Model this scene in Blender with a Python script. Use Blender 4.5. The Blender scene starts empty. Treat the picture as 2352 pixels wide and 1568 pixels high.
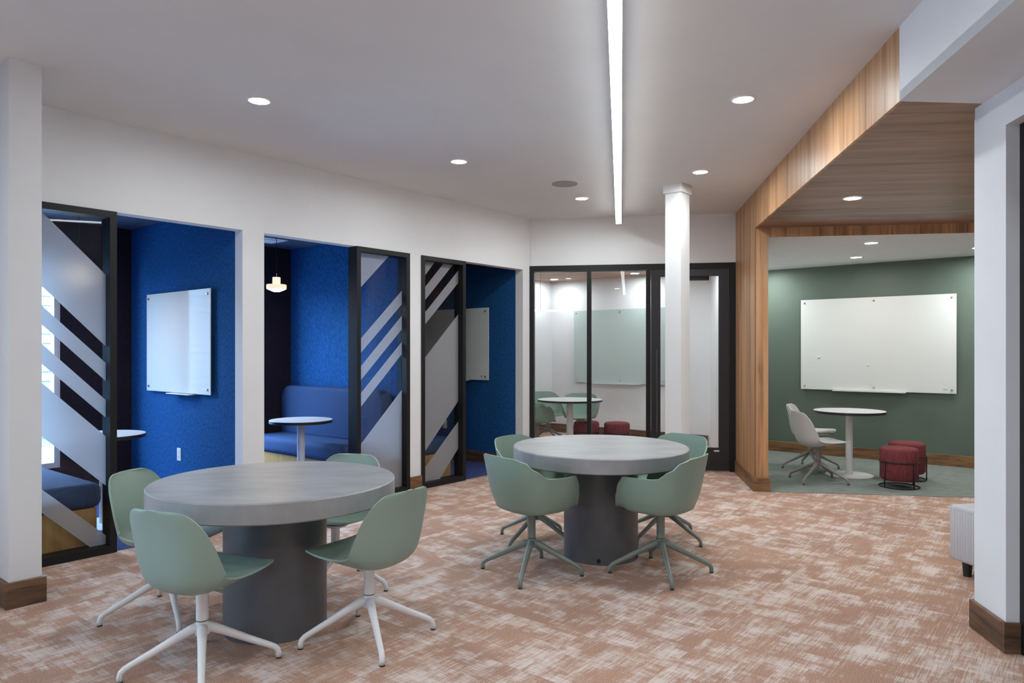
import bpy, bmesh, math, random
from mathutils import Vector, Matrix
random.seed(7)
S = bpy.context.scene
COL = S.collection
R = math.radians

# ------------------------------------------------------------------ camera, sky, exposure
F_PX, CX, HY, CAM_H = 1640.0, 1176.0, 805.0, 1.43
cam_d = bpy.data.cameras.new('camera')
cam = bpy.data.objects.new('camera', cam_d); COL.objects.link(cam)
cam.location = (0, 0, CAM_H); cam.rotation_euler = (R(90), 0, 0)
cam_d.sensor_width = 36.0; cam_d.lens = F_PX / 2352 * 36.0
cam_d.shift_y = (HY - 784) / 2352
cam_d.clip_start = 0.02
S.camera = cam
vs = S.view_settings
vs.view_transform = 'Standard'; vs.look = 'None'; vs.gamma = 1.0
vs.exposure = 0.40
try: vs.use_curve_mapping = False
except Exception: pass
S.cycles.use_denoising = True
S.cycles.max_bounces = 10; S.cycles.diffuse_bounces = 5; S.cycles.glossy_bounces = 4
S.cycles.transmission_bounces = 8; S.cycles.transparent_max_bounces = 16
S.cycles.caustics_reflective = False; S.cycles.caustics_refractive = False
S.cycles.sample_clamp_indirect = 6.0

SKY = 28.0
LAMP = 330.0       # radiance of the round ceiling lamps
LINEAR = 14.0       # radiance of the long ceiling lamp
world = bpy.data.worlds.new('sky'); S.world = world; world.use_nodes = True
wn = world.node_tree.nodes; wl = world.node_tree.links
bgn = wn['Background']
tc = wn.new('ShaderNodeTexCoord'); sx = wn.new('ShaderNodeSeparateXYZ'); cr = wn.new('ShaderNodeValToRGB')
cr.color_ramp.elements[0].position = 0.45; cr.color_ramp.elements[0].color = (0.48, 0.66, 0.84, 1)
cr.color_ramp.elements[1].position = 0.9; cr.color_ramp.elements[1].color = (0.34, 0.60, 1.0, 1)
mr = wn.new('ShaderNodeMapRange'); mr.inputs[1].default_value = -1; mr.inputs[2].default_value = 1
wl.new(tc.outputs['Generated'], sx.inputs[0]); wl.new(sx.outputs['Z'], mr.inputs[0])
wl.new(mr.outputs[0], cr.inputs[0]); wl.new(cr.outputs[0], bgn.inputs[0])
bgn.inputs[1].default_value = SKY

# ------------------------------------------------------------------ frames of the plan
class Frame:
    def __init__(self, o, deg): self.o = o; self.a = R(deg); self.c = math.cos(self.a); self.s = math.sin(self.a)
    def w(self, x, y): return (self.o[0] + x*self.c - y*self.s, self.o[1] + x*self.s + y*self.c)
    def l(self, X, Y):
        dx, dy = X-self.o[0], Y-self.o[1]
        return (dx*self.c + dy*self.s, -dx*self.s + dy*self.c)
WORLD = Frame((0, 0), 0)
L = Frame((-3.118, 4.709), 90-39.3)       # long left wall: x runs along it, y goes into the booths
B = Frame((0.213, 8.80), -9.0)            # glazed end wall of the meeting room
P = Frame((2.470, 7.26), -8.2)            # timber portal: x along the opening, y backwards
def ray_floor(px, py, z=0.0):
    Y = F_PX*(CAM_H-z)/(py-HY); return ((px-CX)/F_PX*Y, Y)
def on_line_x(fr, px, y=0.0):             # local x where the sight line of a column meets local line y
    k = (px-CX)/F_PX
    ox, oy = fr.w(0, y)
    return (k*oy-ox)/(fr.c-k*fr.s)
def on_plane(fr, px, py, y=0.0):
    x = on_line_x(fr, px, y); X, Y = fr.w(x, y)
    return x, CAM_H + (HY-py)*Y/F_PX

# ------------------------------------------------------------------ mesh helpers
def new(): return bmesh.new()
def box(bm, x0, x1, y0, y1, z0, z1, bev=0.0, seg=1):
    r = bmesh.ops.create_cube(bm, size=1.0)
    vv = r['verts']
    for v in vv:
        v.co = Vector((x0 + (v.co.x+.5)*(x1-x0), y0 + (v.co.y+.5)*(y1-y0), z0 + (v.co.z+.5)*(z1-z0)))
    if bev:
        ee = list({e for v in vv for e in v.link_edges})
        bmesh.ops.bevel(bm, geom=ee, offset=bev, segments=seg, profile=0.5, affect='EDGES')
    return bm
def prism(bm, poly, z0, z1):
    a = sum(poly[i][0]*poly[(i+1) % len(poly)][1]-poly[(i+1) % len(poly)][0]*poly[i][1] for i in range(len(poly)))
    if a < 0: poly = poly[::-1]
    lo = [bm.verts.new((x, y, z0)) for x, y in poly]; hi = [bm.verts.new((x, y, z1)) for x, y in poly]
    bm.faces.new(lo[::-1]); bm.faces.new(hi)
    n = len(poly)
    for i in range(n): bm.faces.new((lo[i], lo[(i+1) % n], hi[(i+1) % n], hi[i]))
    return bm
def plate(bm, poly, y0, y1):              # polygon in x,z given a thickness in y
    a = sum(poly[i][0]*poly[(i+1) % len(poly)][1]-poly[(i+1) % len(poly)][0]*poly[i][1] for i in range(len(poly)))
    if a < 0: poly = poly[::-1]
    lo = [bm.verts.new((x, y0, z)) for x, z in poly]; hi = [bm.verts.new((x, y1, z)) for x, z in poly]
    bm.faces.new(lo); bm.faces.new(hi[::-1])
    n = len(poly)
    for i in range(n): bm.faces.new((lo[(i+1) % n], lo[i], hi[i], hi[(i+1) % n]))
    return bm
def lathe(bm, prof, seg=32, c=(0, 0), sy=1.0):
    rings = []
    for r, z in prof:
        if r < 1e-6: rings.append([bm.verts.new((c[0], c[1], z))])
        else: rings.append([bm.verts.new((c[0]+r*math.cos(2*math.pi*i/seg), c[1]+sy*r*math.sin(2*math.pi*i/seg), z)) for i in range(seg)])
    for a, b in zip(rings, rings[1:]):
        for i in range(seg):
            j = (i+1) % seg
            if len(a) == 1 and len(b) == 1: continue
            if len(a) == 1: bm.faces.new((a[0], b[j], b[i]))
            elif len(b) == 1: bm.faces.new((a[i], a[j], b[0]))
            else: bm.faces.new((a[i], a[j], b[j], b[i]))
    bmesh.ops.recalc_face_normals(bm, faces=bm.faces)
    return bm
def tube(bm, pts, rad, seg=10, closed=False, flat=1.0):
    pts = [Vector(p) for p in pts]; n = len(pts)
    if not isinstance(rad, (list, tuple)): rad = [rad]*n
    rings = []; ref = None
    for i, p in enumerate(pts):
        if closed: d = pts[(i+1) % n]-pts[i-1]
        else: d = pts[min(i+1, n-1)]-pts[max(i-1, 0)]
        d.normalize()
        if ref is None: ref = Vector((0, 0, 1)) if abs(d.z) < .9 else Vector((1, 0, 0))
        a = d.cross(ref); a.normalize(); b = a.cross(d); b.normalize(); ref = b
        rings.append([bm.verts.new(p + rad[i]*(math.cos(2*math.pi*k/seg)*a + flat*math.sin(2*math.pi*k/seg)*b)) for k in range(seg)])
    m = n if closed else n-1
    for i in range(m):
        u, v = rings[i], rings[(i+1) % n]
        for k in range(seg): bm.faces.new((u[k], u[(k+1) % seg], v[(k+1) % seg], v[k]))
    if not closed:
        bm.faces.new(rings[0][::-1]); bm.faces.new(rings[-1])
    bmesh.ops.recalc_face_normals(bm, faces=bm.faces)
    return bm
def obj(name, bm, mat, parent=None, smooth=None, fr=None, loc=None, rotz=None):
    me = bpy.data.meshes.new(name); bm.to_mesh(me); bm.free()
    if mat is not None: me.materials.append(mat)
    if smooth is not None:
        me.shade_smooth() if smooth is True else me.set_sharp_from_angle(angle=R(smooth))
        if smooth is not True:
            for p in me.polygons: p.use_smooth = True
    o = bpy.data.objects.new(name, me); COL.objects.link(o)
    if fr is not None: o.location = (fr.o[0], fr.o[1], 0); o.rotation_euler = (0, 0, fr.a)
    if loc is not None: o.location = loc
    if rotz is not None: o.rotation_euler = (0, 0, rotz)
    if parent is not None: o.parent = parent
    return o
def thing(name, label, cat, loc=(0, 0, 0), rotz=0.0, group=None):
    o = bpy.data.objects.new(name, None); COL.objects.link(o)
    o.empty_display_size = 0.05
    o.location = loc; o.rotation_euler = (0, 0, rotz)
    return tag(o, label, cat, group)
def tag(o, label, cat, group=None):
    o['label'] = label; o['category'] = cat
    if group: o['group'] = group
    return o
def struct(name, bm, mat, fr=None, label=None, parent=None, smooth=None):
    o = obj(name, bm, mat, parent=parent, fr=fr, smooth=smooth)
    o['kind'] = 'structure'
    if label: o['label'] = label
    return o
def struct_root(name, fr, label):
    o = bpy.data.objects.new(name, None); COL.objects.link(o); o.empty_display_size = .05
    o.location = (fr.o[0], fr.o[1], 0); o.rotation_euler = (0, 0, fr.a)
    o['kind'] = 'structure'; o['label'] = label
    return o
def dup(root, label=None, loc=None, rotz=None, group=None):
    r = root.copy(); COL.objects.link(r)
    if loc is not None: r.location = loc
    if rotz is not None: r.rotation_euler = (0, 0, rotz)
    if label: r['label'] = label
    if group: r['group'] = group
    for ch in list(root.children):
        c = ch.copy(); COL.objects.link(c); c.parent = r
        for g in list(ch.children):
            d = g.copy(); COL.objects.link(d); d.parent = c
    return r

# ------------------------------------------------------------------ materials
def srgb(r, g, b):
    def f(c):
        c /= 255.0
        return c/12.92 if c <= .04045 else ((c+.055)/1.055)**2.4
    return (f(r), f(g), f(b), 1)
def base(name, col, rough=.6, metal=0.0, spec=.5):
    m = bpy.data.materials.new(name); m.use_nodes = True
    b = m.node_tree.nodes['Principled BSDF']
    b.inputs['Base Color'].default_value = col if len(col) == 4 else (*col, 1)
    b.inputs['Roughness'].default_value = rough; b.inputs['Metallic'].default_value = metal
    b.inputs['Specular IOR Level'].default_value = spec
    return m
def N(m, t, **kw):
    n = m.node_tree.nodes.new(t)
    for k, v in kw.items():
        if k in n.inputs: n.inputs[k].default_value = v
        else: setattr(n, k, v)
    return n
def lk(m, a, b): m.node_tree.links.new(a, b)
def mapping(m, scale, rot=0.0, coord='Object'):
    t = N(m, 'ShaderNodeTexCoord'); mp = N(m, 'ShaderNodeMapping')
    mp.inputs['Scale'].default_value = scale; mp.inputs['Rotation'].default_value = (0, 0, rot)
    lk(m, t.outputs[coord], mp.inputs['Vector']); return mp.outputs[0]
def ramp(m, fac, stops):
    r = N(m, 'ShaderNodeValToRGB'); e = r.color_ramp.elements
    while len(e) < len(stops): e.new(.5)
    for i, (p, c) in enumerate(stops): e[i].position = p; e[i].color = c if len(c) == 4 else (*c, 1)
    lk(m, fac, r.inputs[0]); return r.outputs[0]
def bump(m, h, strength=.1, dist=.002):
    b = N(m, 'ShaderNodeBump', Strength=strength, Distance=dist)
    lk(m, h, b.inputs['Height']); lk(m, b.outputs[0], m.node_tree.nodes['Principled BSDF'].inputs['Normal'])
def mottled(name, c1, c2, scale, rough=.6, bstr=0.0, bscale=None, spec=.5, stretch=(1, 1, 1), lo=.35, hi=.65, bdist=.002):
    m = base(name, c1, rough, spec=spec)
    v = mapping(m, stretch)
    n = N(m, 'ShaderNodeTexNoise', Scale=scale, Detail=5.0, Roughness=.6); lk(m, v, n.inputs['Vector'])
    lk(m, ramp(m, n.outputs['Fac'], [(lo, c1), (hi, c2)]), m.node_tree.nodes['Principled BSDF'].inputs['Base Color'])
    if bstr:
        n2 = N(m, 'ShaderNodeTexNoise', Scale=bscale or scale*8, Detail=3.0); lk(m, v, n2.inputs['Vector'])
        bump(m, n2.outputs['Fac'], bstr, bdist)
    return m
def emit(name, col, strength):
    m = bpy.data.materials.new(name); m.use_nodes = True
    nt = m.node_tree; nt.nodes.clear()
    e = nt.nodes.new('ShaderNodeEmission'); o = nt.nodes.new('ShaderNodeOutputMaterial')
    e.inputs[0].default_value = (*col[:3], 1); e.inputs[1].default_value = strength
    nt.links.new(e.outputs[0], o.inputs[0]); return m
def glass(name, tint=(.93, .96, .97), refl=1.0):
    m = bpy.data.materials.new(name); m.use_nodes = True
    nt = m.node_tree; nt.nodes.clear()
    o = nt.nodes.new('ShaderNodeOutputMaterial'); mx = nt.nodes.new('ShaderNodeMixShader')
    t = nt.nodes.new('ShaderNodeBsdfTransparent'); g = nt.nodes.new('ShaderNodeBsdfGlossy'); f = nt.nodes.new('ShaderNodeFresnel')
    t.inputs[0].default_value = (*tint, 1); g.inputs['Roughness'].default_value = 0.0
    g.inputs['Color'].default_value = (refl, refl, refl, 1); f.inputs['IOR'].default_value = 1.45
    ge = nt.nodes.new('ShaderNodeNewGeometry'); ml = nt.nodes.new('ShaderNodeMath'); ml.operation = 'MULTIPLY'; iv = nt.nodes.new('ShaderNodeMath'); iv.operation = 'SUBTRACT'; iv.inputs[0].default_value = 1.0
    nt.links.new(ge.outputs['Backfacing'], iv.inputs[1]); nt.links.new(f.outputs[0], ml.inputs[0]); nt.links.new(iv.outputs[0], ml.inputs[1])   # one reflection per pane
    nt.links.new(ml.outputs[0], mx.inputs[0]); nt.links.new(t.outputs[0], mx.inputs[1]); nt.links.new(g.outputs[0], mx.inputs[2])
    nt.links.new(mx.outputs[0], o.inputs[0]); return m
def frosted(name):
    m = bpy.data.materials.new(name); m.use_nodes = True
    nt = m.node_tree; nt.nodes.clear()
    o = nt.nodes.new('ShaderNodeOutputMaterial')
    rf = nt.nodes.new('ShaderNodeBsdfRefraction'); rf.inputs['Roughness'].default_value = .5; rf.inputs['IOR'].default_value = 1.25
    rf.inputs['Color'].default_value = (.93, .93, .95, 1)
    d = nt.nodes.new('ShaderNodeBsdfDiffuse'); d.inputs[0].default_value = (.85, .85, .88, 1)
    tl = nt.nodes.new('ShaderNodeBsdfTranslucent'); tl.inputs[0].default_value = (.86, .86, .9, 1)
    m1 = nt.nodes.new('ShaderNodeMixShader'); m2 = nt.nodes.new('ShaderNodeMixShader')
    m1.inputs[0].default_value = .58; m2.inputs[0].default_value = .55
    nt.links.new(d.outputs[0], m1.inputs[1]); nt.links.new(tl.outputs[0], m1.inputs[2])
    nt.links.new(rf.outputs[0], m2.inputs[1]); nt.links.new(m1.outputs[0], m2.inputs[2])
    nt.links.new(m2.outputs[0], o.inputs[0]); return m
def wood(name, dark, mid, light, stretch, rough=.45, fine=1.0):
    m = base(name, mid, rough)
    v = mapping(m, stretch)
    n1 = N(m, 'ShaderNodeTexNoise', Scale=1.0*fine, Detail=6.0, Roughness=.62, Distortion=.25); lk(m, v, n1.inputs['Vector'])
    n2 = N(m, 'ShaderNodeTexNoise', Scale=3.7*fine, Detail=3.0, Roughness=.6); lk(m, v, n2.inputs['Vector'])
    c1 = ramp(m, n1.outputs['Fac'], [(.30, dark), (.47, mid), (.62, light), (.8, mid)])
    c2 = ramp(m, n2.outputs['Fac'], [(.30, (.42, .36, .33, 1)), (.42, (.95, .95, .95, 1)), (.7, (1.05, 1.05, 1.05, 1))])
    mx = N(m, 'ShaderNodeMix', data_type='RGBA', blend_type='MULTIPLY'); mx.inputs[0].default_value = 1.0
    lk(m, c1, mx.inputs[6]); lk(m, c2, mx.inputs[7])
    lk(m, mx.outputs[2], m.node_tree.nodes['Principled BSDF'].inputs['Base Color'])
    bump(m, n2.outputs['Fac'], .08, .001)
    return m
def carpet_main():
    m = base('terracotta_carpet', srgb(186, 138, 116), .95, spec=.1)
    b = m.node_tree.nodes['Principled BSDF']
    rot = -L.a
    v = mapping(m, (1, 1, 1), rot)
    # carpet tiles: every tile takes its piece of pattern from another place
    tl = N(m, 'ShaderNodeVectorMath', operation='FLOOR'); sc = mapping(m, (2.0, 2.0, 0), rot); lk(m, sc, tl.inputs[0])
    wn_ = N(m, 'ShaderNodeTexWhiteNoise', noise_dimensions='2D'); lk(m, tl.outputs[0], wn_.inputs['Vector'])
    of = N(m, 'ShaderNodeVectorMath', operation='SCALE'); of.inputs['Scale'].default_value = .35; lk(m, wn_.outputs['Color'], of.inputs[0])
    sn = N(m, 'ShaderNodeVectorMath', operation='SNAP'); sn.inputs[1].default_value = (.03, .006, 1); lk(m, v, sn.inputs[0])
    av = N(m, 'ShaderNodeVectorMath', operation='ADD'); lk(m, sn.outputs[0], av.inputs[0]); lk(m, of.outputs[0], av.inputs[1])
    def sc_(vec, k):
        mp = N(m, 'ShaderNodeMapping'); mp.inputs['Scale'].default_value = k; lk(m, vec, mp.inputs['Vector']); return mp.outputs[0]
    p1 = N(m, 'ShaderNodeTexNoise', Scale=1.0, Detail=5.0, Roughness=.68); lk(m, sc_(av.outputs[0], (2.5, 6.2, 1)), p1.inputs['Vector'])
    p2 = N(m, 'ShaderNodeTexNoise', Scale=1.0, Detail=5.0, Roughness=.70); lk(m, sc_(av.outputs[0], (7.6, 2.5, 1)), p2.inputs['Vector'])
    t1 = N(m, 'ShaderNodeTexNoise', Scale=1.0, Detail=2.0, Roughness=.6); lk(m, sc_(v, (5.0, 130.0, 1)), t1.inputs['Vector'])
    t2 = N(m, 'ShaderNodeTexNoise', Scale=1.0, Detail=2.0); lk(m, sc_(v, (110.0, 10.0, 1)), t2.inputs['Vector'])
    def mad(a, k, c):
        n_ = N(m, 'ShaderNodeMath', operation='MULTIPLY_ADD'); lk(m, a, n_.inputs[0]); n_.inputs[1].default_value = k
        if isinstance(c, float): n_.inputs[2].default_value = c
        else: lk(m, c, n_.inputs[2])
        return n_.outputs[0]
    val = mad(p1.outputs['Fac'], 1.0, mad(p2.outputs['Fac'], 1.0, mad(t1.outputs["Fac"], .62, mad(t2.outputs["Fac"], .30, -.46))))
    f2 = N(m, 'ShaderNodeMapRange', interpolation_type='SMOOTHSTEP'); f2.inputs[1].default_value = .90; f2.inputs[2].default_value = 1.26; f2.inputs[4].default_value = .68
    lk(m, val, f2.inputs[0])
    # base yarn: speckle plus slow drift of tone
    n1 = N(m, 'ShaderNodeTexNoise', Scale=210.0, Detail=2.0); lk(m, v, n1.inputs['Vector'])
    n2 = N(m, 'ShaderNodeTexNoise', Scale=1.7, Detail=3.0); lk(m, v, n2.inputs['Vector'])
    cA = ramp(m, n1.outputs['Fac'], [(.3, srgb(142, 106, 88)), (.5, srgb(178, 141, 120)), (.7, srgb(204, 172, 152))])
    cB = ramp(m, n2.outputs['Fac'], [(.3, (.82, .80, .82)), (.7, (1.0, 1.0, 1.0))])
    mu = N(m, 'ShaderNodeMix', data_type='RGBA', blend_type='MULTIPLY'); mu.inputs[0].default_value = 1.0
    lk(m, cA, mu.inputs[6]); lk(m, cB, mu.inputs[7])
    mx = N(m, 'ShaderNodeMix', data_type='RGBA'); lk(m, f2.outputs[0], mx.inputs[0]); lk(m, mu.outputs[2], mx.inputs[6])
    mx.inputs[7].default_value = srgb(228, 218, 212)
    lk(m, mx.outputs[2], b.inputs['Base Color'])
    bump(m, t1.outputs['Fac'], .35, .004)
    return m
def ribbed(name, c1, c2, period, axis):
    m = base(name, c1, .9, spec=.2)
    v = mapping(m, (1, 1, 1))
    w = N(m, 'ShaderNodeTexWave', Scale=1.0/period/3.18*1.0, Distortion=0.0, bands_direction=axis); lk(m, v, w.inputs['Vector'])
    lk(m, ramp(m, w.outputs['Fac'], [(.1, c2), (.6, c1)]), m.node_tree.nodes['Principled BSDF'].inputs['Base Color'])
    bump(m, w.outputs['Fac'], .6, .006); return m

M = {}
M['paint'] = mottled('white_wall_paint', (.76, .76, .77, 1), (.79, .79, .80, 1), 2.0, .7, .03, 90)
M['ceil'] = mottled('white_ceiling_paint', (.74, .74, .74, 1), (.77, .77, .77, 1), 1.5, .8, .03, 120)
M['green'] = mottled('green_wall_paint', srgb(90, 104, 92), srgb(95, 109, 97), 2.0, .55, .03, 90)
M['navy'] = mottled('navy_wall_fabric', (.012, .070, .195, 1), (.024, .118, .34, 1), 60, .95, .4, 320, spec=.1, stretch=(1, 1, .6))
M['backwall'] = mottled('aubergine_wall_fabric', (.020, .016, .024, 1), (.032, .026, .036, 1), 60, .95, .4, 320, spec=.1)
M['navyseat'] = mottled('navy_seat_fabric', (.028, .054, .125, 1), (.042, .076, .17, 1), 90, .85, .2, 400, spec=.2)
M['navyceil'] = base('navy_ceiling_paint', (.06, .085, .15), .8)
M['black'] = base('black_powder_coat', (.010, .010, .011), .5, spec=.3)
M['blackdoor'] = base('charcoal_door_paint', (.020, .019, .023), .38)
M['carpet'] = carpet_main()
M['grey_carpet'] = mottled('grey_green_carpet', srgb(118, 126, 120), srgb(138, 145, 139), 7, .95, .5, 300, spec=.1, stretch=(1, 3.5, 1))
M['navy_carpet'] = mottled('navy_carpet', srgb(52, 62, 108), srgb(70, 80, 128), 30, .95, .5, 300, spec=.1)
Wd, Wm, Wl = srgb(126, 88, 60), srgb(184, 138, 98), srgb(202, 156, 114)
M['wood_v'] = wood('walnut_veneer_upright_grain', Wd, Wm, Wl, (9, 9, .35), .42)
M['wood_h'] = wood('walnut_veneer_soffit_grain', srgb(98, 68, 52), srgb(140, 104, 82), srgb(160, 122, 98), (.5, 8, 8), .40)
M['wood_room'] = wood('walnut_room_ceiling', srgb(120, 84, 64), srgb(178, 134, 108), srgb(196, 154, 128), (.5, 8, 8), .45)
M['skirt'] = wood('dark_walnut_skirting', srgb(58, 42, 32), srgb(96, 72, 54), srgb(122, 92, 66), (1.6, 1.6, 16), .5)
M['skirt2'] = wood('oiled_walnut_skirting', srgb(74, 50, 32), srgb(128, 92, 60), srgb(150, 112, 74), (1.6, 1.6, 16), .5)
M['maple'] = mottled('honey_laminate', srgb(176, 128, 70), srgb(196, 148, 88), 5, .5, stretch=(6, 6, .5))
M['concrete'] = mottled('grey_concrete', srgb(140, 140, 141), srgb(160, 160, 160), 3.2, .38, .05, 60, stretch=(1, 2.2, 1))
M['concrete_base'] = mottled('dark_grey_concrete', srgb(82, 83, 86), srgb(94, 95, 98), 3.0, .42, .05, 60)
M['sage'] = base('sage_green_shell', srgb(140, 161, 149), .42)
M['sage_arm'] = base('sage_green_arm_shell', srgb(134, 156, 142), .42)
M['sagebase'] = base('grey_green_metal', srgb(126, 136, 129), .35)
M['greyshell'] = base('light_grey_shell', srgb(196, 194, 191), .45)
M['greybase'] = base('warm_grey_metal', srgb(140, 134, 130), .35)
M['white'] = base('white_powder_coat', srgb(226, 224, 224), .38)
M['glide'] = base('black_rubber', (.02, .02, .02), .6)
M['laminate'] = mottled('pale_laminate', srgb(205, 203, 206), srgb(216, 214, 216), 8, .35)
M['edge'] = base('black_table_edge', (.012, .012, .012), .4)
M['board'] = base('white_glass_board', srgb(226, 229, 226), .06, spec=.6)
M['boardgreen'] = base('pale_green_glass_board', srgb(188, 202, 198), .06, spec=.6)
M['steel'] = base('brushed_steel', (.55, .55, .55), .25, 1.0)
M['plastic'] = base('white_plastic', srgb(232, 232, 232), .4)
M['slot'] = base('outlet_slots', (.03, .03, .03), .6)
M['red'] = mottled('wine_red_fabric', srgb(98, 44, 49), srgb(140, 76, 79), 26, .9, .3, 200, spec=.15, stretch=(6, 6, .5), lo=.3, hi=.7)
M['wire'] = base('black_wire', (.012, .011, .011), .4)
M['handle'] = base('dark_grey_handle', (.055, .052, .056), .35)
M['cord'] = ribbed('white_corduroy', srgb(224, 222, 224), srgb(168, 166, 170), .012, 'Y')
M['glass'] = glass('clear_glass', refl=.8)
M['frost'] = frosted('frosted_film')
M['winglass'] = glass('window_glass', (.96, .98, .99), .9)
M['lamp'] = emit('lamp_lens', (.93, .99, 1.0), LAMP)
M['lamp_soft'] = emit('lamp_lens_soft', (1.0, .975, .93), LAMP*.55)
M['lamp_room'] = emit('lamp_lens_room', (.95, .99, 1.0), LAMP*.7)
M['linear'] = emit('linear_diffuser', (.94, .99, 1.0), LINEAR)
M['pendant'] = emit('pendant_lens', (1.0, .84, .66), 70.0)
M['shade'] = base('frosted_pendant_shade', (.85, .66, .5), .5)
_b = M['shade'].node_tree.nodes['Principled BSDF']
_b.inputs['Emission Color'].default_value = (1.0, .72, .52, 1); _b.inputs['Emission Strength'].default_value = .8
M['trim'] = base('white_lamp_trim', srgb(235, 235, 235), .5)
M['grille'] = mottled('speaker_grille', srgb(150, 150, 150), srgb(160, 160, 160), 200, .6)
M['siding'] = mottled('pale_siding_paint', (.15, .16, .165, 1), (.19, .20, .205, 1), 3, .7)
M['ground'] = mottled('outside_gravel', (.30, .30, .28, 1), (.4, .4, .38, 1), 12, .9)

# ------------------------------------------------------------------ structure: floor, ceilings, walls
H = 3.05; HEAD = 2.415; BOOTH_Z = 2.64; TW = .115; TB = 2.08; S_END = 8.578
SOF = 2.677; ALC = 2.58
Pe = 1.449, 1.645, 3.276, 3.440, 5.132, 5.261           # stations of the piers along the left wall
struct('floor', prism(new(), [(-10.5, -3.6), (7.2, -3.6), (7.2, 7.8), (2.0, 12.0), (.6, 13.2), (-10.5, 0)], -.12, 0), M['carpet'], label='terracotta and off-white patterned carpet of the lounge')
struct('ceiling', prism(new(), [(-10.5, -3.6), (7.2, -3.6), (7.2, 7.8), (2.0, 12.0), (.6, 13.2), (-10.5, 0)], H, H+.12), M['ceil'], label='flat white lounge ceiling')
# carpet of the alcove and of the booths
def Lw(s, t): return L.w(s, t)
def Pw(x, y): return P.w(x, y)
alc = [Pw(.0, -.02), Pw(5.0, -.02), Lw(S_END, -6.8), Lw(S_END, -.99), Pw(.13, 1.6)]
struct('floor_alcove', prism(new(), alc, 0, .004), M['grey_carpet'], label='grey green carpet of the alcove')
b = new()
for a, c in ((-.19, Pe[0]), (Pe[1], Pe[2]), (Pe[3], Pe[4])): box(b, a, c, .02, TB, 0, .004)
struct('floor_booths', b, M['navy_carpet'], L, label='navy carpet of the booths')
# left wall: piers and header
b = new()
box(b, -.62, -.19, 0, TW, 0, H)
for a, c in ((Pe[0], Pe[1]), (Pe[2], Pe[3]), (Pe[4], Pe[5])): box(b, a, c, 0, TW, 0, H)
for a, c in ((-.19, Pe[0]), (Pe[1], Pe[2]), (Pe[3], Pe[4])): box(b, a, c, 0, TW, HEAD, H)
struct('wall_left', b, M['paint'], L, label='long white wall with three tall booth openings')
# booth partitions, fabric covered
b = new()
for a, c in ((-.33, -.19), (Pe[0], Pe[1]), (Pe[2], Pe[3])): box(b, a, c, TW, TB, 0, BOOTH_Z)
box(b, Pe[4], Pe[4]+.05, TW, TB, 0, BOOTH_Z)
struct('wall_booth_sides', b, M['navy'], L, label='navy fabric covered side walls of the booths')
b = new(); box(b, Pe[4]+.05, Pe[5], TW, TB, 0, BOOTH_Z+.3)
struct('wall_meeting_left', b, M['paint'], L, label='white wall between last booth and meeting room')
b = new(); box(b, -.33, Pe[5], TW, TB, BOOTH_Z, BOOTH_Z+.05)
struct('ceiling_booths', b, M['navyceil'], L, label='dark blue ceiling of the booths')
# outer wall behind the booths with two windows, then the meeting room side
WIN = ((-.10, .82), (1.74, 2.66)); WZ0, WZ1 = .34, 2.30
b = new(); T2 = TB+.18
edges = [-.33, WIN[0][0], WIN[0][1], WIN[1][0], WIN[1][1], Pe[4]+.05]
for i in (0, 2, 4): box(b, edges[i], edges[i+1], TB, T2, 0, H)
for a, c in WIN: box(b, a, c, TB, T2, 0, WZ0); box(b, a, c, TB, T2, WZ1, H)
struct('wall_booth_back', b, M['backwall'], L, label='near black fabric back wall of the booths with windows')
b = new(); box(b, Pe[4]+.05, S_END+.2, TB, T2, 0, H)
struct('wall_meeting_back', b, M['paint'], L, label='white side wall of the meeting room')
b = new(); box(b, S_END, S_END+.2, -.93, TB, 0, H)
struct('wall_meeting_end', b, M['paint'], L, label='white end wall of the meeting room')
b = new(); box(b, S_END, S_END+.2, -7.9, -.93, 0, H)
struct('wall_alcove', b, M['green'], L, label='deep green end wall of the alcove')
for n, (a, c) in enumerate(WIN):
    w = struct_root('window_%d' % (n+5), L, ('first', 'second')[n]+' booth window to the daylight')
    for x0, x1, z0, z1 in ((a, a+.05, WZ0, WZ1), (c-.05, c, WZ0, WZ1), (a+.05, c-.05, WZ0, WZ0+.05), (a+.05, c-.05, WZ1-.05, WZ1)):
        obj('window_frame', box(new(), x0, x1, TB+.02, TB+.10, z0, z1), M['plastic'], w)
    obj('pane', box(new(), a+.05, c-.05, TB+.055, TB+.063, WZ0+.05, WZ1-.05), M['winglass'], w)
# outside: ground and the neighbour's clapboard wall
struct('ground_outside', prism(new(), [Lw(-14, T2), Lw(8, T2), Lw(8, 12), Lw(-14, 12)], -.3, -.1), M['ground'], label='ground outside the windows')
sd = struct_root('wall_exterior', L, 'pale clapboard wall of the house outside')
sdm = None
for k in range(22):
    if sdm is None:
        bm = new(); plate_pts = None
        box(bm, -12.0, 6.0, 7.55, 7.62, 0, .165)
        for v in bm.verts:
            if v.co.z < .01 and v.co.y < 7.6: v.co.y -= .022
        sdm = obj('clapboard', bm, M['siding'], sd); sdm.location = (0, 0, -.1)
    else:
        o = sdm.copy(); COL.objects.link(o); o.location = (0, 0, -.1+k*.15)
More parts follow.
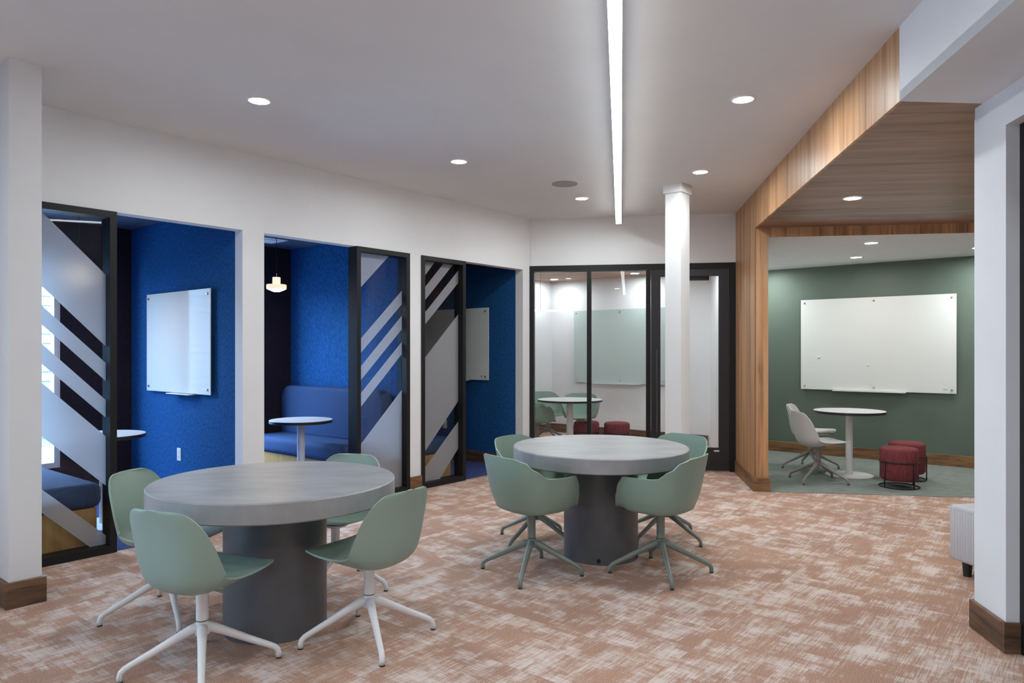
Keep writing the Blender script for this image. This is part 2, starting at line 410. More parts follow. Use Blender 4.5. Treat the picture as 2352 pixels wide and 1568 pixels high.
# meeting room ceiling and end-wall header
BX1 = on_line_x(B, 1689.5)
m1 = [B.w(.03, .11), Lw(Pe[5], .2), Lw(Pe[5], TB), Lw(S_END, TB), Lw(S_END, -.88), B.w(BX1, .11)]
struct('ceiling_meeting', prism(new(), m1, BOOTH_Z, BOOTH_Z+.06), M['wood_room'], label='timber ceiling of the meeting room')
BX1 = on_line_x(B, 1689.5)
b = new(); box(b, 0, BX1+.1, 0, .12, 2.47, H); box(b, -.10, .012, .03, .12, 0, 2.47)
struct('wall_back', b, M['paint'], B, label='white bulkhead above the glazed meeting room front')
# partition between meeting room and alcove, clad in timber at its free end
b = new(); box(b, .012, .118, .012, 3.6, 0, 2.9)
struct('wall_partition', b, M['paint'], P, label='partition between meeting room and alcove')
# timber portal
YF = -3.725                                              # front end of the timber fascia
tp = struct_root('trim_1', P, 'warm timber portal around the alcove')
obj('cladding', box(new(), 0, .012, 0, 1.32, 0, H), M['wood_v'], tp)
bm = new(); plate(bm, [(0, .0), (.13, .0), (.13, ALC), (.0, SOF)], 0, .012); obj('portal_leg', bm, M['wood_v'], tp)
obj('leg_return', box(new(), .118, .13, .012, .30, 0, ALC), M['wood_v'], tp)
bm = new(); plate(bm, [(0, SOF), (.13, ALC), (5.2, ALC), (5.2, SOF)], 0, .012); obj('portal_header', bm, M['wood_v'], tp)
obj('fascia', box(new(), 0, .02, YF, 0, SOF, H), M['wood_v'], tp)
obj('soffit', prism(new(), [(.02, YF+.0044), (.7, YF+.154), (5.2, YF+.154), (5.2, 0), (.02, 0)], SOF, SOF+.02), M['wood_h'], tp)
b = new(); box(b, 0, .14, -12, YF, SOF+.001, H); prism(b, [(0, -12), (0, YF), (.7, YF+.154), (.7, -12)], SOF, SOF+.05)
struct('trim_2', b, M['paint'], P, label='white bulkhead and soffit beside the lounge')
b = new(); prism(b, [Pw(.13, .012), Pw(5.2, .012), Lw(S_END, -7.2), Lw(S_END, -.93), Pw(.13, 3.4)], ALC, ALC+.05)
struct('ceiling_alcove', b, M['ceil'], label='white alcove ceiling')
# right hand wall stub with a door
RW = Frame((2.385, 3.683), 8.2*-1)                       # x to the right, y backwards; far left corner of the stub
b = new()
box(b, 0, .16, -.30, 0, 0, 2.62); box(b, 0, .16, -1.30, -.30, 2.50, 2.62); box(b, 0, .16, -7.5, -1.30, 0, 2.62)
box(b, .003, .16, -7.5, 0, 2.62, SOF)
box(b, .16, 5.0, -.16, 0, 0, SOF)
struct('wall_right', b, M['paint'], RW, label='white wall stub at the right edge')
d = struct_root('door_2', RW, 'black framed door in the right hand wall')
for a in ((.06, .14, -.36, -.30, 0, 2.50), (.06, .14, -1.30, -1.24, 0, 2.50), (.06, .14, -1.24, -.36, 2.44, 2.50)): obj('jamb', box(new(), *a), M['black'], d)
obj('door_leaf', box(new(), .085, .125, -1.24, -.36, .01, 2.44), M['blackdoor'], d)
# room closure out of view: far right wall, wall behind the camera, window wall on the left
b = new(); box(b, 7.0, 7.2, 2.0, 7.8, 0, H); struct('wall_far_right', b, M['paint'], label='white wall far right')
b = new(); box(b, -10.5, 2.6, -3.6, -3.45, 0, H); struct('wall_rear', b, M['paint'], label='white wall behind the viewer')
b = new()
BW = [(-3.7, -2.3), (-5.5, -4.2)]; LZ0, LZ1 = .6, 2.5
prev = -.62
for a, c in BW:
    box(b, c, prev, 0, .18, 0, H); box(b, a, c, 0, .18, 0, LZ0); box(b, a, c, 0, .18, LZ1, H); prev = a
box(b, -11.2, prev, 0, .18, 0, H)
struct('wall_windows', b, M['paint'], L, label='window wall of the lounge beside the viewer')
for n, (a, c) in enumerate(BW):
    w = struct_root('window_%d' % (n+7), L, 'tall lounge window number %s from the booths' % ('one', 'two', 'three')[n])
    for x0, x1, z0, z1 in ((a, a+.06, LZ0, LZ1), (c-.06, c, LZ0, LZ1), (a+.06, c-.06, LZ0, LZ0+.06), (a+.06, c-.06, LZ1-.06, LZ1)):
        obj('window_frame', box(new(), x0, x1, .04, .12, z0, z1), M['black'], w)
    obj('pane', box(new(), a+.06, c-.06, .076, .084, LZ0+.06, LZ1-.06), M['winglass'], w)
def portal(fr, x0, x1, z0, z1, y):                       # sky sampling helpers lying in the real window openings
    ld = bpy.data.lights.new('window_portal', 'AREA'); ld.shape = 'RECTANGLE'; ld.size = x1-x0; ld.size_y = z1-z0
    ld.cycles.is_portal = True
    o = bpy.data.objects.new('window_portal', ld); COL.objects.link(o)
    X, Y = fr.w((x0+x1)/2, y); o.location = (X, Y, (z0+z1)/2); o.rotation_euler = (R(-90), 0, fr.a)
    return o
for a, c in WIN: portal(L, a, c, WZ0, WZ1, T2+.01)
for a, c in BW: portal(L, a, c, LZ0, LZ1, .19)

# skirting boards
def skirt(name, fr, x0, x1, y0, y1, h=.145, mat='skirt', label=None):
    return struct(name, box(new(), x0, x1, y0, y1, 0, h, .003), M[mat], fr, label=label or 'walnut skirting board')
bz = .018
b = new(); box(b, Pe[2], Pe[3], -bz, 0, 0, .145); box(b, Pe[0], Pe[1], -bz, 0, 0, .145); box(b, Pe[4], Pe[5], -bz, 0, 0, .145)
struct('baseboard_left', b, M['skirt2'], L, label='walnut skirting at the feet of the piers')
b = new(); box(b, -bz, 0, -bz, 1.12, 0, .145); box(b, 0, .13+bz, -bz, 0, 0, .145)
struct('baseboard_portal', b, M['skirt2'], P, label='walnut skirting around the portal leg')
skirt('baseboard_alcove', L, S_END-bz, S_END, -6.9, -.93, mat='skirt2', label='walnut skirting under the green wall')
b = new(); box(b, S_END-bz, S_END, -.85, TB, 0, .145); box(b, Pe[5], S_END, TB-bz, TB, 0, .145)
struct('baseboard_meeting', b, M['skirt'], L, label='walnut skirting of the meeting room')
b = new()
for s in (Pe[0], Pe[2], Pe[4]): box(b, s-bz, s, TW, TB, 0, .145)
struct('baseboard_booths', b, M['skirt'], L, label='walnut skirting of the booths')
b = new(); box(b, -bz, 0, -.30, .018, 0, .145, .003); box(b, -bz, .06, -.318, -.30, 0, .145, .003); box(b, 0, .16, 0, .018, 0, .145)
struct('baseboard_right', b, M['skirt'], RW, label='walnut skirting of the right wall stub')

# posts
def post(name, s0, s1, t0, t1, cap, label):
    root = struct_root(name, L, label)
    obj('shaft', box(new(), s0, s1, t0, t1, 0, H), M['paint'], root)
    obj('plinth', box(new(), s0-.02, s1+.02, t0-.02, t1+.02, 0, .145, .003), M['skirt'], root)
    if cap: obj('capital', box(new(), s0-.016, s1+.016, t0-.016, t1+.016, H-.085, H, .003), M['paint'], root)
post('trim_3', -.375, -.215, -.736, -.57, False, 'white square post at the left edge')
post('trim_4', 4.703, 4.893, -2.288, -2.122, True, 'white square post with a capital in front of the glass door')

# ------------------------------------------------------------------ glazed front of the meeting room
gz = struct_root('window_1', B, 'black framed sidelights of the meeting room')
def bx(px): return on_line_x(B, px)
Z_H, Z_G = 2.47, 2.40
xs = [bx(1217), bx(1226.5), bx(1348), bx(1358), bx(1484), bx(1494.5), bx(1676), bx(1689.5)]
fy0, fy1 = -.012, .10
obj('head_rail', box(new(), xs[0], xs[7], fy0, fy1, Z_G, Z_H), M['black'], gz)
for a, c in ((0, 1), (2, 3), (4, 5), (6, 7)): obj('mullion', box(new(), xs[a], xs[c], fy0, fy1, 0, Z_G), M['black'], gz)
for a, c in ((1, 2), (3, 4)):
    obj('sill_rail', box(new(), xs[a], xs[c], fy0, fy1, 0, .07), M['black'], gz)
    obj('pane', box(new(), xs[a], xs[c], .04, .048, .07, Z_G), M['glass'], gz)
d = struct_root('door_1', B, 'charcoal glazed door of the meeting room')
dl, dr = xs[5]+.004, xs[6]-.004
gl, gr = bx(1517), bx(1651); dt, db = 2.315, .28
obj('stile', box(new(), dl, gl, .0, .045, .01, Z_G-.004), M['blackdoor'], d)
obj('stile', box(new(), gr, dr, .0, .045, .01, Z_G-.004), M['blackdoor'], d)
obj('top_rail', box(new(), gl, gr, .0, .045, dt, Z_G-.004), M['blackdoor'], d)
obj('bottom_rail', box(new(), gl, gr, .0, .045, .01, db), M['blackdoor'], d)
obj('pane', box(new(), gl, gr, .018, .026, db, dt), M['glass'], d)
hx = bx(1508)
bm = new(); tube(bm, [(hx, -.055, .46), (hx, -.055, 1.45)], .012, 10)
for z in (.56, 1.35): tube(bm, [(hx, 0, z), (hx, -.055, z)], .008, 8)
obj('pull_handle', bm, M['handle'], d)
obj('door_closer', box(new(), bx(1585), bx(1630), .046, .09, dt-.045, dt+.02, .004), M['black'], d)
obj('door_sticker', box(new(), bx(1640), bx(1652), -.0012, 0, .235, .252), M['plastic'], d)

# ------------------------------------------------------------------ striped sidelights of the booths
GT = .062                                                  # glass plane inside the frame
def clip(poly, inside, inter):
    out = []
    for i in range(len(poly)):
        a, b2 = poly[i], poly[(i+1) % len(poly)]
        ia, ib = inside(a), inside(b2)
        if ia: out.append(a)
        if ia != ib: out.append(inter(a, b2))
    return out
def sidelight(n, s0, s1, bands, label):
    root = struct_root('window_%d' % n, L, label)
    f = .046; y0, y1 = -.014, .118
    obj('stile', box(new(), s0, s0+f, y0, y1, 0, HEAD), M['black'], root)
    obj('stile', box(new(), s1-f, s1, y0, y1, 0, HEAD), M['black'], root)
    obj('head_rail', box(new(), s0+f, s1-f, y0, y1, HEAD-f, HEAD), M['black'], root)
    obj('sill_rail', box(new(), s0+f, s1-f, y0, y1, 0, .055), M['black'], root)
    g0, g1, z0, z1 = s0+f, s1-f, .055, HEAD-f
    obj('pane', box(new(), g0, g1, GT, GT+.008, z0, z1), M['glass'], root)
    for up, lo in bands:                                   # each edge: two pixels of the photograph read on the pane
        def line(e):
            (xa, za), (xb, zb) = (on_plane(L, *e[0], y=GT), on_plane(L, *e[1], y=GT))
            m_ = (zb-za)/(xb-xa); return lambda x: za + m_*(x-xa)
        fu = line(up) if up else (lambda x: 9.0)
        fl = line(lo) if lo else (lambda x: -9.0)
        poly = [(g0, z0), (g1, z0), (g1, z1), (g0, z1)]
        def cut(poly, f, sgn):
            def ins(p): return sgn*(f(p[0])-p[1]) >= 0
            def itx(a, c):
                da, dc = f(a[0])-a[1], f(c[0])-c[1]; k = da/(da-dc)
                return (a[0]+k*(c[0]-a[0]), a[1]+k*(c[1]-a[1]))
            return clip(poly, ins, itx)
        poly = cut(poly, fu, 1); poly = cut(poly, fl, -1) if poly else poly
        if len(poly) >= 3: obj('frosted_stripe', plate(new(), poly, GT-.0025, GT-.0008), M['frost'], root)
sidelight(2, -.19, .478, [(((96.7, 487), (236.8, 625)), ((88, 649), (240, 792.5))), (((88, 695), (242, 832.5)), ((86, 736), (242, 874))),
    (((86, 781), (242, 917.6)), ((86, 827), (242, 958))), (((86, 871), (242, 1001)), ((87, 995), (230, 1105))), (((88, 1118), (246, 1231)), ((88, 1172), (211, 1259)))],
    'black framed sidelight with frosted stripes falling to the right')
sidelight(3, 2.605, 3.276, [(None, ((823.5, 665), (893, 588))), (((823.5, 783), (925.6, 664)), ((823.5, 816), (925.6, 695))),
    (((823.5, 847.5), (925.6, 721)), ((823.5, 879), (925.6, 752))), (((823.5, 909), (925.6, 781)), ((823.5, 940.5), (925.6, 809))), (((823.5, 1026.5), (925.6, 891)), None)],
    'black framed sidelight with frosted stripes beside the bench booth')
sidelight(4, 3.440, 4.103, [(None, ((971.4, 639), (996.6, 604))), (((971.4, 665), (1017, 607)), ((971.4, 695), (1037, 612))), (((971.4, 723), (1054, 619)), ((971.4, 750.5), (1054, 647))),
    (((971.4, 827), (1054, 719)), ((971.4, 1043), (1054, 918))), (((971.4, 1080), (1054, 965)), ((1005, 1107.5), (1053, 1028)))],
    'black framed sidelight with one wide frosted field, next to the corner')

# ------------------------------------------------------------------ lamps
def make_downlight(name, label, loc, mat, group, d=.15):
    t = thing(name, label, 'ceiling light', loc, 0, group)
    r = d/2
    obj('trim_ring', lathe(new(), [(r*.80, 0.0), (r*.82, -.008), (r*1.02, -.006), (r*1.06, 0.0)], 28), M['trim'], t, smooth=True)
    obj('lens', lathe(new(), [(r*.82, -.004), (0, -.004)], 28), mat, t)
    return t
CG = 'round downlights in the lounge ceiling'
def ceil_pt(px, py, z): return (*ray_floor(px, py, z), z)
dl0 = make_downlight('downlight', 'round downlight in the lounge ceiling above the near left table', ceil_pt(595, 230, H), M['lamp'], CG)
for px, py, lab in ((1054, 370, 'round downlight in the middle of the ceiling, left of the grey speaker'), (1336, 455, 'small far round downlight just left of the long lamp end'),
                    (1609, 394, 'round downlight in front of the post capital'), (1707, 227, 'large round downlight between the long lamp and the timber fascia')):
    dup(dl0, lab, ceil_pt(px, py, H))
for X, Y in ((-3.3, 1.6), (-1.0, 1.7), (1.3, 1.2), (-3.0, -1.2), (-.4, -1.2)):  # unseen repeats of the downlight, added to light the rest of the lounge
    dup(dl0, 'added unseen downlight lighting the lounge from beside or behind the viewer', (X, Y, H))
dup(dl0, 'round downlight in the timber soffit', ceil_pt(1958, 454, SOF), group='lamps under the timber soffit')
dup(dl0, 'round downlight under the timber soffit beyond the right wall', (4.9, 5.2, SOF), group='lamps under the timber soffit')
AG = 'round downlights in the alcove ceiling'
al0 = make_downlight('downlight', 'alcove downlight nearest the timber header', ceil_pt(2001, 557, ALC), M['lamp_soft'], AG)
dup(al0, 'alcove downlight nearest the middle of the green wall', ceil_pt(1967, 590, ALC), group=AG)
dup(al0, 'alcove downlight half hidden by the right wall stub', ceil_pt(2249, 568, ALC), group=AG)
X, Y = Lw(S_END-.45, -1.75); dup(dl0, 'alcove downlight hidden behind the timber leg, grazing the green wall', (X, Y, ALC), group=AG)
X, Y = Lw(S_END-.45, -4.5); dup(dl0, 'alcove downlight behind the right wall stub, grazing the green wall', (X, Y, ALC), group=AG)
MG = 'round downlights in the meeting room ceiling'
X, Y = ray_floor(1458, 627, BOOTH_Z); ml0 = make_downlight('downlight', 'meeting room downlight in the timber ceiling, seen through the second pane', (X, Y, BOOTH_Z), M['lamp_room'], MG)
X, Y = ray_floor(1273, 641, BOOTH_Z); dup(ml0, 'meeting room downlight in the timber ceiling, seen through the first pane', (X, Y, BOOTH_Z), group=MG)
for s, t in ((7.5, -1.0), (6.6, -1.6), (6.6, .2)):
    X, Y = Lw(s, t); dup(ml0, 'meeting room downlight in the timber ceiling out of sight', (X, Y, BOOTH_Z), group=MG)
# the long lamp, in 1.24 m modules
va = R(8.67)
LZ = 2.90
t = thing('linear_light', 'long white linear lamp running along the middle of the ceiling', 'ceiling light', (-.026+8.28*math.tan(va), 8.28, LZ), -va)
obj('housing', box(new(), -.031, .031, -9.92, 0, .012, .085), M['trim'], t)
for k in range(8):
    obj('diffuser', box(new(), -.031, .031, -(k+1)*1.24+.003, -k*1.24-.003, 0, .012), M['linear'], t)
for k in range(4): obj('hanger', box(new(), -.01, .01, -2.48*k-.4, -2.48*k-.38, .085, H-LZ), M['trim'], t)
# speaker in the ceiling
X, Y, z = ceil_pt(1297, 422, H)
t = thing('ceiling_speaker', 'round grey speaker grille set flush in the ceiling', 'speaker', (X, Y, z))
obj('grille', lathe(new(), [(.115, -.004), (0, -.004)], 36), M['grille'], t)
obj('rim', lathe(new(), [(.113, 0), (.113, -.006), (.124, -.005), (.126, 0)], 36), M['grille'], t, smooth=True)
# pendants
def make_pendant(label, s, tt):
    X, Y = Lw(s, tt)
    t = thing('pendant_lamp', label, 'pendant lamp', (X, Y, 2.055), 0, 'pendant lamps in the booths')
    obj('shade', lathe(new(), [(.085, 0), (.096, .004), (.099, .012), (.099, .045), (.094, .051), (.039, .053), (.039, .122), (.035, .126), (0, .126)], 32), M['shade'], t, smooth=40)
    obj('lens', lathe(new(), [(0, -.024), (.03, -.021), (.058, -.010), (.084, .002)], 24), M['pendant'], t, smooth=True)
    obj('stem', lathe(new(), [(.006, .126), (.006, .165), (0, .165)], 10), M['steel'], t)
    obj('cord', lathe(new(), [(.003, .16), (.003, BOOTH_Z-2.055)], 8), M['wire'], t)
    obj('canopy', lathe(new(), [(.05, BOOTH_Z-2.055), (.05, BOOTH_Z-2.075), (0, BOOTH_Z-2.075)], 20), M['black'], t)
    return t
make_pendant('small stepped pendant lamp over the table in front of the blue bench', 2.46, 1.1)
make_pendant('small stepped pendant lamp glowing behind the leftmost frosted glass', .624, 1.1)
# supply air grille in the ceiling of the bench booth
X, Y = Lw(2.66, 1.60)
t = thing('air_vent', 'white square air vent in the booth ceiling', 'vent', (X, Y, BOOTH_Z), L.a)
obj('vent_frame', box(new(), -.16, .16, -.16, .16, -.012, 0, .003), M['plastic'], t)
obj('vent_plate', box(new(), -.11, .11, -.11, .11, -.022, -.012, .003), M['plastic'], t)
# hanging bar lamp in the meeting room
k1 = ray_floor(1226, 712, 2.02)
hx0, hy0 = 0.30, 9.7
X, Y = ((1255-CX)/F_PX*10.3, 10.3)
t = thing('bar_pendant', 'thin white bar lamp hanging in the meeting room', 'pendant lamp', (X, Y, 1.43+(HY-715)*10.3/F_PX), R(14))
obj('bar', box(new(), -.50, .18, -.016, .016, 0, .022), M['linear'], t)
ztop = BOOTH_Z-t.location.z
for x in (-.09, -.5): obj('cable', lathe(new(), [(.0022, .02), (.0022, ztop)], 6, (x, 0)), M['wire'], t)
obj('canopy', box(new(), -.16, .0, -.03, .03, ztop-.03, ztop, .004), M['black'], t)

# ------------------------------------------------------------------ chairs
def spline(vals, n):
    out = []; m = len(vals)-1
    for i in range(n):
        f = i/(n-1)*m; k = min(int(f), m-1); u = f-k
        p0, p1, p2, p3 = vals[max(k-1, 0)], vals[k], vals[k+1], vals[min(k+2, m)]
        out.append(.5*((2*p1)+(-p0+p2)*u+(2*p0-5*p1+4*p2-p3)*u*u+(-p0+3*p1-3*p2+p3)*u**3))
    return out
def at(vals, f):
    m = len(vals)-1; f = min(max(f, 0), 1)*m; k = min(int(f), m-1); u = f-k
    p0, p1, p2, p3 = vals[max(k-1, 0)], vals[k], vals[k+1], vals[min(k+2, m)]
    return .5*((2*p1)+(-p0+p2)*u+(2*p0-5*p1+4*p2-p3)*u*u+(-p0+3*p1-3*p2+p3)*u**3)
def thicken(bm, th):
    bm.normal_update()
    f = list(bm.faces)
    top = {v: v.normal.copy() for v in bm.verts}
    new_v = {v: bm.verts.new(v.co-n*th) for v, n in top.items()}
    bound = [e for e in bm.edges if len(e.link_faces) == 1]
    for fc in f: bm.faces.new([new_v[v] for v in reversed(fc.verts)])
    for e in bound:
        a, c = e.verts
        fc = e.link_faces[0]
        vs_ = list(fc.verts); i = vs_.index(a)
        if vs_[(i+1) % len(vs_)] == c: bm.faces.new((c, a, new_v[a], new_v[c]))
        else: bm.faces.new((a, c, new_v[c], new_v[a]))
    return bm
SY = [.262, .225, .14, .04, -.06, -.145, -.200, -.224, -.238, -.254, -.274]
SZ = [.432, .436, .420, .396, .378, .384, .430, .512, .600, .690, .768]
SW = [.200, .212, .224, .234, .240, .244, .246, .245, .242, .236, .222]
SL = [.004, .008, .020, .045, .075, .100, .108, .098, .080, .058, .036]
def side_shell_bm(off=0.0, th=.009, wscale=1.0, v0=-.9996, v1=.9996, NV=44, NT=17):
    bm = new(); rows = []
    for i in range(NV):
        q = -1+2*i/(NV-1)
        vv = math.sin(math.pi/2*q)*.5+q*.5
        vv = max(min(vv, v1), v0)
        if abs(q) == 1: vv = v0 if q < 0 else v1
        f = (vv+1)/2
        y, z = at(SY, f), at(SZ, f); e = .004
        dy, dz = at(SY, min(f+e, 1))-at(SY, max(f-e, 0)), at(SZ, min(f+e, 1))-at(SZ, max(f-e, 0))
        ln = math.hypot(dy, dz); ny, nz = dz/ln, -dy/ln          # towards the sitter
        w = at(SW, f)*wscale*(1-abs(vv)**(6.5 if vv < 0 else 3.6))**(1/(6.5 if vv < 0 else 3.6)); lf = at(SL, f)
        row = []
        for j in range(NT):
            tt = -1+2*j/(NT-1); tt = .75*tt+.25*math.sin(math.pi/2*tt)
            h = lf*abs(tt)**2.9*(w/at(SW, f))**1.0+off
            row.append(bm.verts.new((w*tt, y+ny*h, z+nz*h)))
        rows.append(row)
    for a, c in zip(rows, rows[1:]):
        for j in range(NT-1): bm.faces.new((a[j], a[j+1], c[j+1], c[j]))
    bmesh.ops.remove_doubles(bm, verts=bm.verts, dist=1e-5)
    return thicken(bm, th)
def smooth01(x): x = min(max(x, 0), 1); return x*x*(3-2*x)
def arm_shell_bm(th=.009, NA=72, NR=16):
    bm = new(); rings = []
    rim = [(0, .428), (24, .433), (33, .452), (43, .528), (54, .604), (67, .650), (86, .647), (102, .650), (120, .700), (138, .752), (156, .772), (180, .775)]
    def zr(deg):
        for (a, za), (c, zc) in zip(rim, rim[1:]):
            if deg <= c: return za+(zc-za)*smooth01((deg-a)/(c-a))
        return rim[-1][1]
    c0 = bm.verts.new((0, 0, .398))
    for i in range(1, NR+1):
        r = i/NR; ring = []
        for k in range(NA):
            ph = 360*k/NA; d = ph if ph <= 180 else 360-ph
            sn, cs = math.sin(R(ph)), math.cos(R(ph))
            e = 2/2.7
            ax = .288; ay = .262 if cs > 0 else .272
            X = ax*math.copysign(abs(sn)**e, sn); Y = ay*math.copysign(abs(cs)**e, cs)-.0
            top = zr(d)
            fb = .86 if d < 90 else .86-.10*smooth01((d-90)/70)
            if r < .5:
                q = r/.5; g = fb*.93*q; z = .398+.022*q*q+(.012*q**4)
            else:
                q = (r-.5)/.5; g = fb*(.93+.07*smooth01(q*2.2))+(1-fb)*q**1.15
                z0 = .432; k2 = smooth01(min(q/.22, 1))*.0
                z = z0+(top-z0)*(q**1.25)
            ring.append(bm.verts.new((X*g, Y*g, z)))
        rings.append(ring)
    for k in range(NA): bm.faces.new((c0, rings[0][(k+1) % NA], rings[0][k]))
    for a, c in zip(rings, rings[1:]):
        for k in range(NA): bm.faces.new((a[k], a[(k+1) % NA], c[(k+1) % NA], c[k]))
    bmesh.ops.recalc_face_normals(bm, faces=bm.faces)
    up = sum(f.normal.z*f.calc_area() for f in bm.faces)
    if up < 0: bmesh.ops.reverse_faces(bm, faces=bm.faces)
    return thicken(bm, th)
LEG_R = .327
def add_base(root, mat, top):
    obj('swivel_column', lathe(new(), [(.033, .165), (.034, .185), (.0275, .215), (.0265, .222), (.0265, top-.02), (.07, top-.008), (.072, top+.004), (0, top+.004)], 24), mat, root, smooth=40)
    obj('swivel_seam', lathe(new(), [(.0272, .223), (.0272, .227)], 24), M['glide'], root)
    for k in range(4):
        a = math.pi/2*k
        bm = new()
        P_ = [(.012, .196), (.05, .184), (.10, .160), (.20, .109), (.285, .068), (.308, .056), (.322, .042), (LEG_R, .026), (LEG_R, .006)]
        rr = [.024, .022, .0190, .0162, .0142, .0138, .0135, .0132, .0128]
        tube(bm, [(x*math.cos(a), x*math.sin(a), z) for x, z in P_], rr, 10)
        lg = obj('leg', bm, mat, root, smooth=True)
        obj('glide', lathe(new(), [(0, 0), (.013, 0), (.013, .007)], 12, (LEG_R*math.cos(a), LEG_R*math.sin(a))), M['glide'], lg)
def make_chair(kind, shell_mat, base_mat, label, group, padded=False):
    t = thing({'side': 'swivel_chair', 'arm': 'swivel_armchair'}[kind], label, 'chair', (0, 0, 0), 0, group)
    add_base(t, base_mat, .378 if kind == 'side' else .388)
    sh = obj('seat_shell', side_shell_bm() if kind == 'side' else arm_shell_bm(), shell_mat, t, smooth=60)
    if padded: obj('seat_pad', side_shell_bm(off=.016, th=.017, wscale=.985), shell_mat, t, smooth=60)
    return t
def place(t, X, Y, face_deg, leg_deg, label=None):
    # the shell turns to face_deg (plan angle of its front), the base to leg_deg
    t.location = (X, Y, t.location.z); t.rotation_euler = (0, 0, R(leg_deg))
    for c in t.children:
        if c.name.startswith(('seat_shell', 'seat_pad')): c.rotation_euler = (0, 0, R(face_deg-90-leg_deg))
    if label: t['label'] = label
    return t
G1 = 'sage side chairs with white bases at the near table'
ch = make_chair('side', M['sage'], M['white'], '', G1)
place(ch, -1.388, 3.200, 68, 22.7, 'sage chair with white base, nearest the viewer at the near table, its back turned')
place(dup(ch), -1.870, 3.890, -10, -56, 'sage chair with white base, left of the near table, its backrest beside the striped glass')
place(dup(ch), -.709, 3.543, 147, 21.6, 'sage chair with white base, right of the near table, seen from behind')
place(dup(ch), -1.070, 4.325, -104, 77, 'sage chair with white base on the far side of the near table')
G2 = 'sage armchairs at the far concrete table'
ac = make_chair('arm', M['sage_arm'], M['sagebase'], '', G2)
place(ac, .126, 4.610, 36, -13.6, 'sage armchair at the front left of the far concrete table')
place(dup(ac), .958, 4.600, 146, 0, 'sage armchair at the front right of the far concrete table')
place(dup(ac), .180, 5.363, -36, -38, 'sage armchair at the back left of the far concrete table, beside the navy booth')
place(dup(ac), 1.167, 5.455, -143, 40, 'sage armchair at the back right of the far concrete table, before the white post')

# ------------------------------------------------------------------ concrete tables
def concrete_table(X, Y, sy, yo, label, bolt=False):
    t = thing('round_table', label, 'table', (X, Y, 0), 0, 'concrete pedestal tables')
    Rt = .6126; rb = .2575
    bm = lathe(new(), [(0, .662), (Rt-.006, .662), (Rt, .668), (Rt, .754), (Rt-.006, .760), (0, .760)], 96, (0, yo), sy)
    obj('tabletop', bm, M['concrete'], t, smooth=30)
    bs = obj('pedestal', lathe(new(), [(rb, .0), (rb, .662)], 64), M['concrete_base'], t, smooth=30)
    if bolt:
        for a in (-100, -25):
            bm = lathe(new(), [(.014, 0), (.014, .01), (0, .01)], 12)
            bmesh.ops.rotate(bm, verts=bm.verts, cent=(0, 0, 0), matrix=Matrix.Rotation(R(90), 3, 'Y'))
            bmesh.ops.translate(bm, verts=bm.verts, vec=(rb-.003, 0, .03))
            bmesh.ops.rotate(bm, verts=bm.verts, cent=(0, 0, 0), matrix=Matrix.Rotation(R(a), 3, 'Z'))
            obj('levelling_bolt', bm, M['wire'], bs)
    return t
concrete_table(-1.232, 3.725, 1.0, 0, 'grey concrete table on a drum base, nearest the viewer')
concrete_table(.622, 5.005, 1.075, .045, 'grey concrete table on a drum base, before the white post', True)

# ------------------------------------------------------------------ small pedestal tables
def cafe_table(X, Y, Rt, label, base_r=.25, h=.745):
    t = thing('cafe_table', label, 'table', (X, Y, 0), 0, 'small round tables with black edges')
    tp_ = obj('tabletop', lathe(new(), [(Rt, h-.004), (Rt-.003, h), (0, h)], 64), M['laminate'], t, smooth=30)
    obj('edge_band', lathe(new(), [(0, h-.032), (Rt-.006, h-.032), (Rt, h-.028), (Rt, h-.003)], 64), M['edge'], tp_, smooth=30)
    obj('pedestal', lathe(new(), [(.038, .014), (.038, h-.032)], 28), M['white'], t, smooth=30)
    obj('base_disc', lathe(new(), [(base_r, .004), (base_r, .010), (base_r-.01, .014), (.04, .017), (0, .017)], 48), M['white'], t, smooth=30)
    return t
cafe_table(3.868, 8.19, .381, 'round pale table with black edge in front of the green wall', .255)
cafe_table(*Lw(2.50, .73), .305, 'small round table with black edge before the blue bench')
cafe_table(*Lw(.755, .925), .305, 'small round table half hidden by the leftmost striped glass')

# alcove chairs
G3 = 'light grey swivel chairs in the alcove'
gc = make_chair('side', M['greyshell'], M['greybase'], '', G3)
place(gc, 3.35, 7.81, 4, -49, 'light grey chair in front of the green wall, nearer the lounge')
gp = make_chair('side', M['greyshell'], M['greybase'], '', G3, True)
place(gp, 3.616, 8.65, -32, -6, 'light grey padded chair in front of the green wall, behind the other one')
for c in (gc, gp): c.location.z = .004

# red stools
def make_stool(name, X, Y, rot, label, group):
    t = thing(name, label, 'stool', (X, Y, .004), R(rot), group)
    r = .182
    cs = obj('cushion', lathe(new(), [(0, .075), (r-.02, .075), (r, .10), (r, .385), (r-.008, .402), (r-.03, .412), (0, .417)], 48), M['red'], t, smooth=50)
    obj('seam', lathe(new(), [(r-.004, .318), (r+.0015, .322), (r-.004, .326)], 48), M['red'], cs, smooth=True)
    for z, nm in ((.007, 'base_ring'), (.268, 'upper_ring')):
        obj(nm, tube(new(), [((r+.008)*math.cos(2*math.pi*k/40), (r+.008)*math.sin(2*math.pi*k/40), z) for k in range(40)], .006, 8, True), M['wire'], t, smooth=True)
    for k in range(4):
        a = math.pi/2*k
        x, y = (r+.008)*math.cos(a), (r+.008)*math.sin(a)
        obj('rod', tube(new(), [(x, y, .004), (x, y, .270)], .006, 8), M['wire'], t, smooth=True)
    return t
G4 = 'wine red stools in black wire frames'
st = make_stool('wire_stool', 4.06, 7.49, 108, 'wine red stool in a black wire frame in front of the green wall, nearer one', G4)
dup(st, 'wine red stool in a black wire frame in front of the green wall, farther one', (4.385, 7.93, .004), R(150))

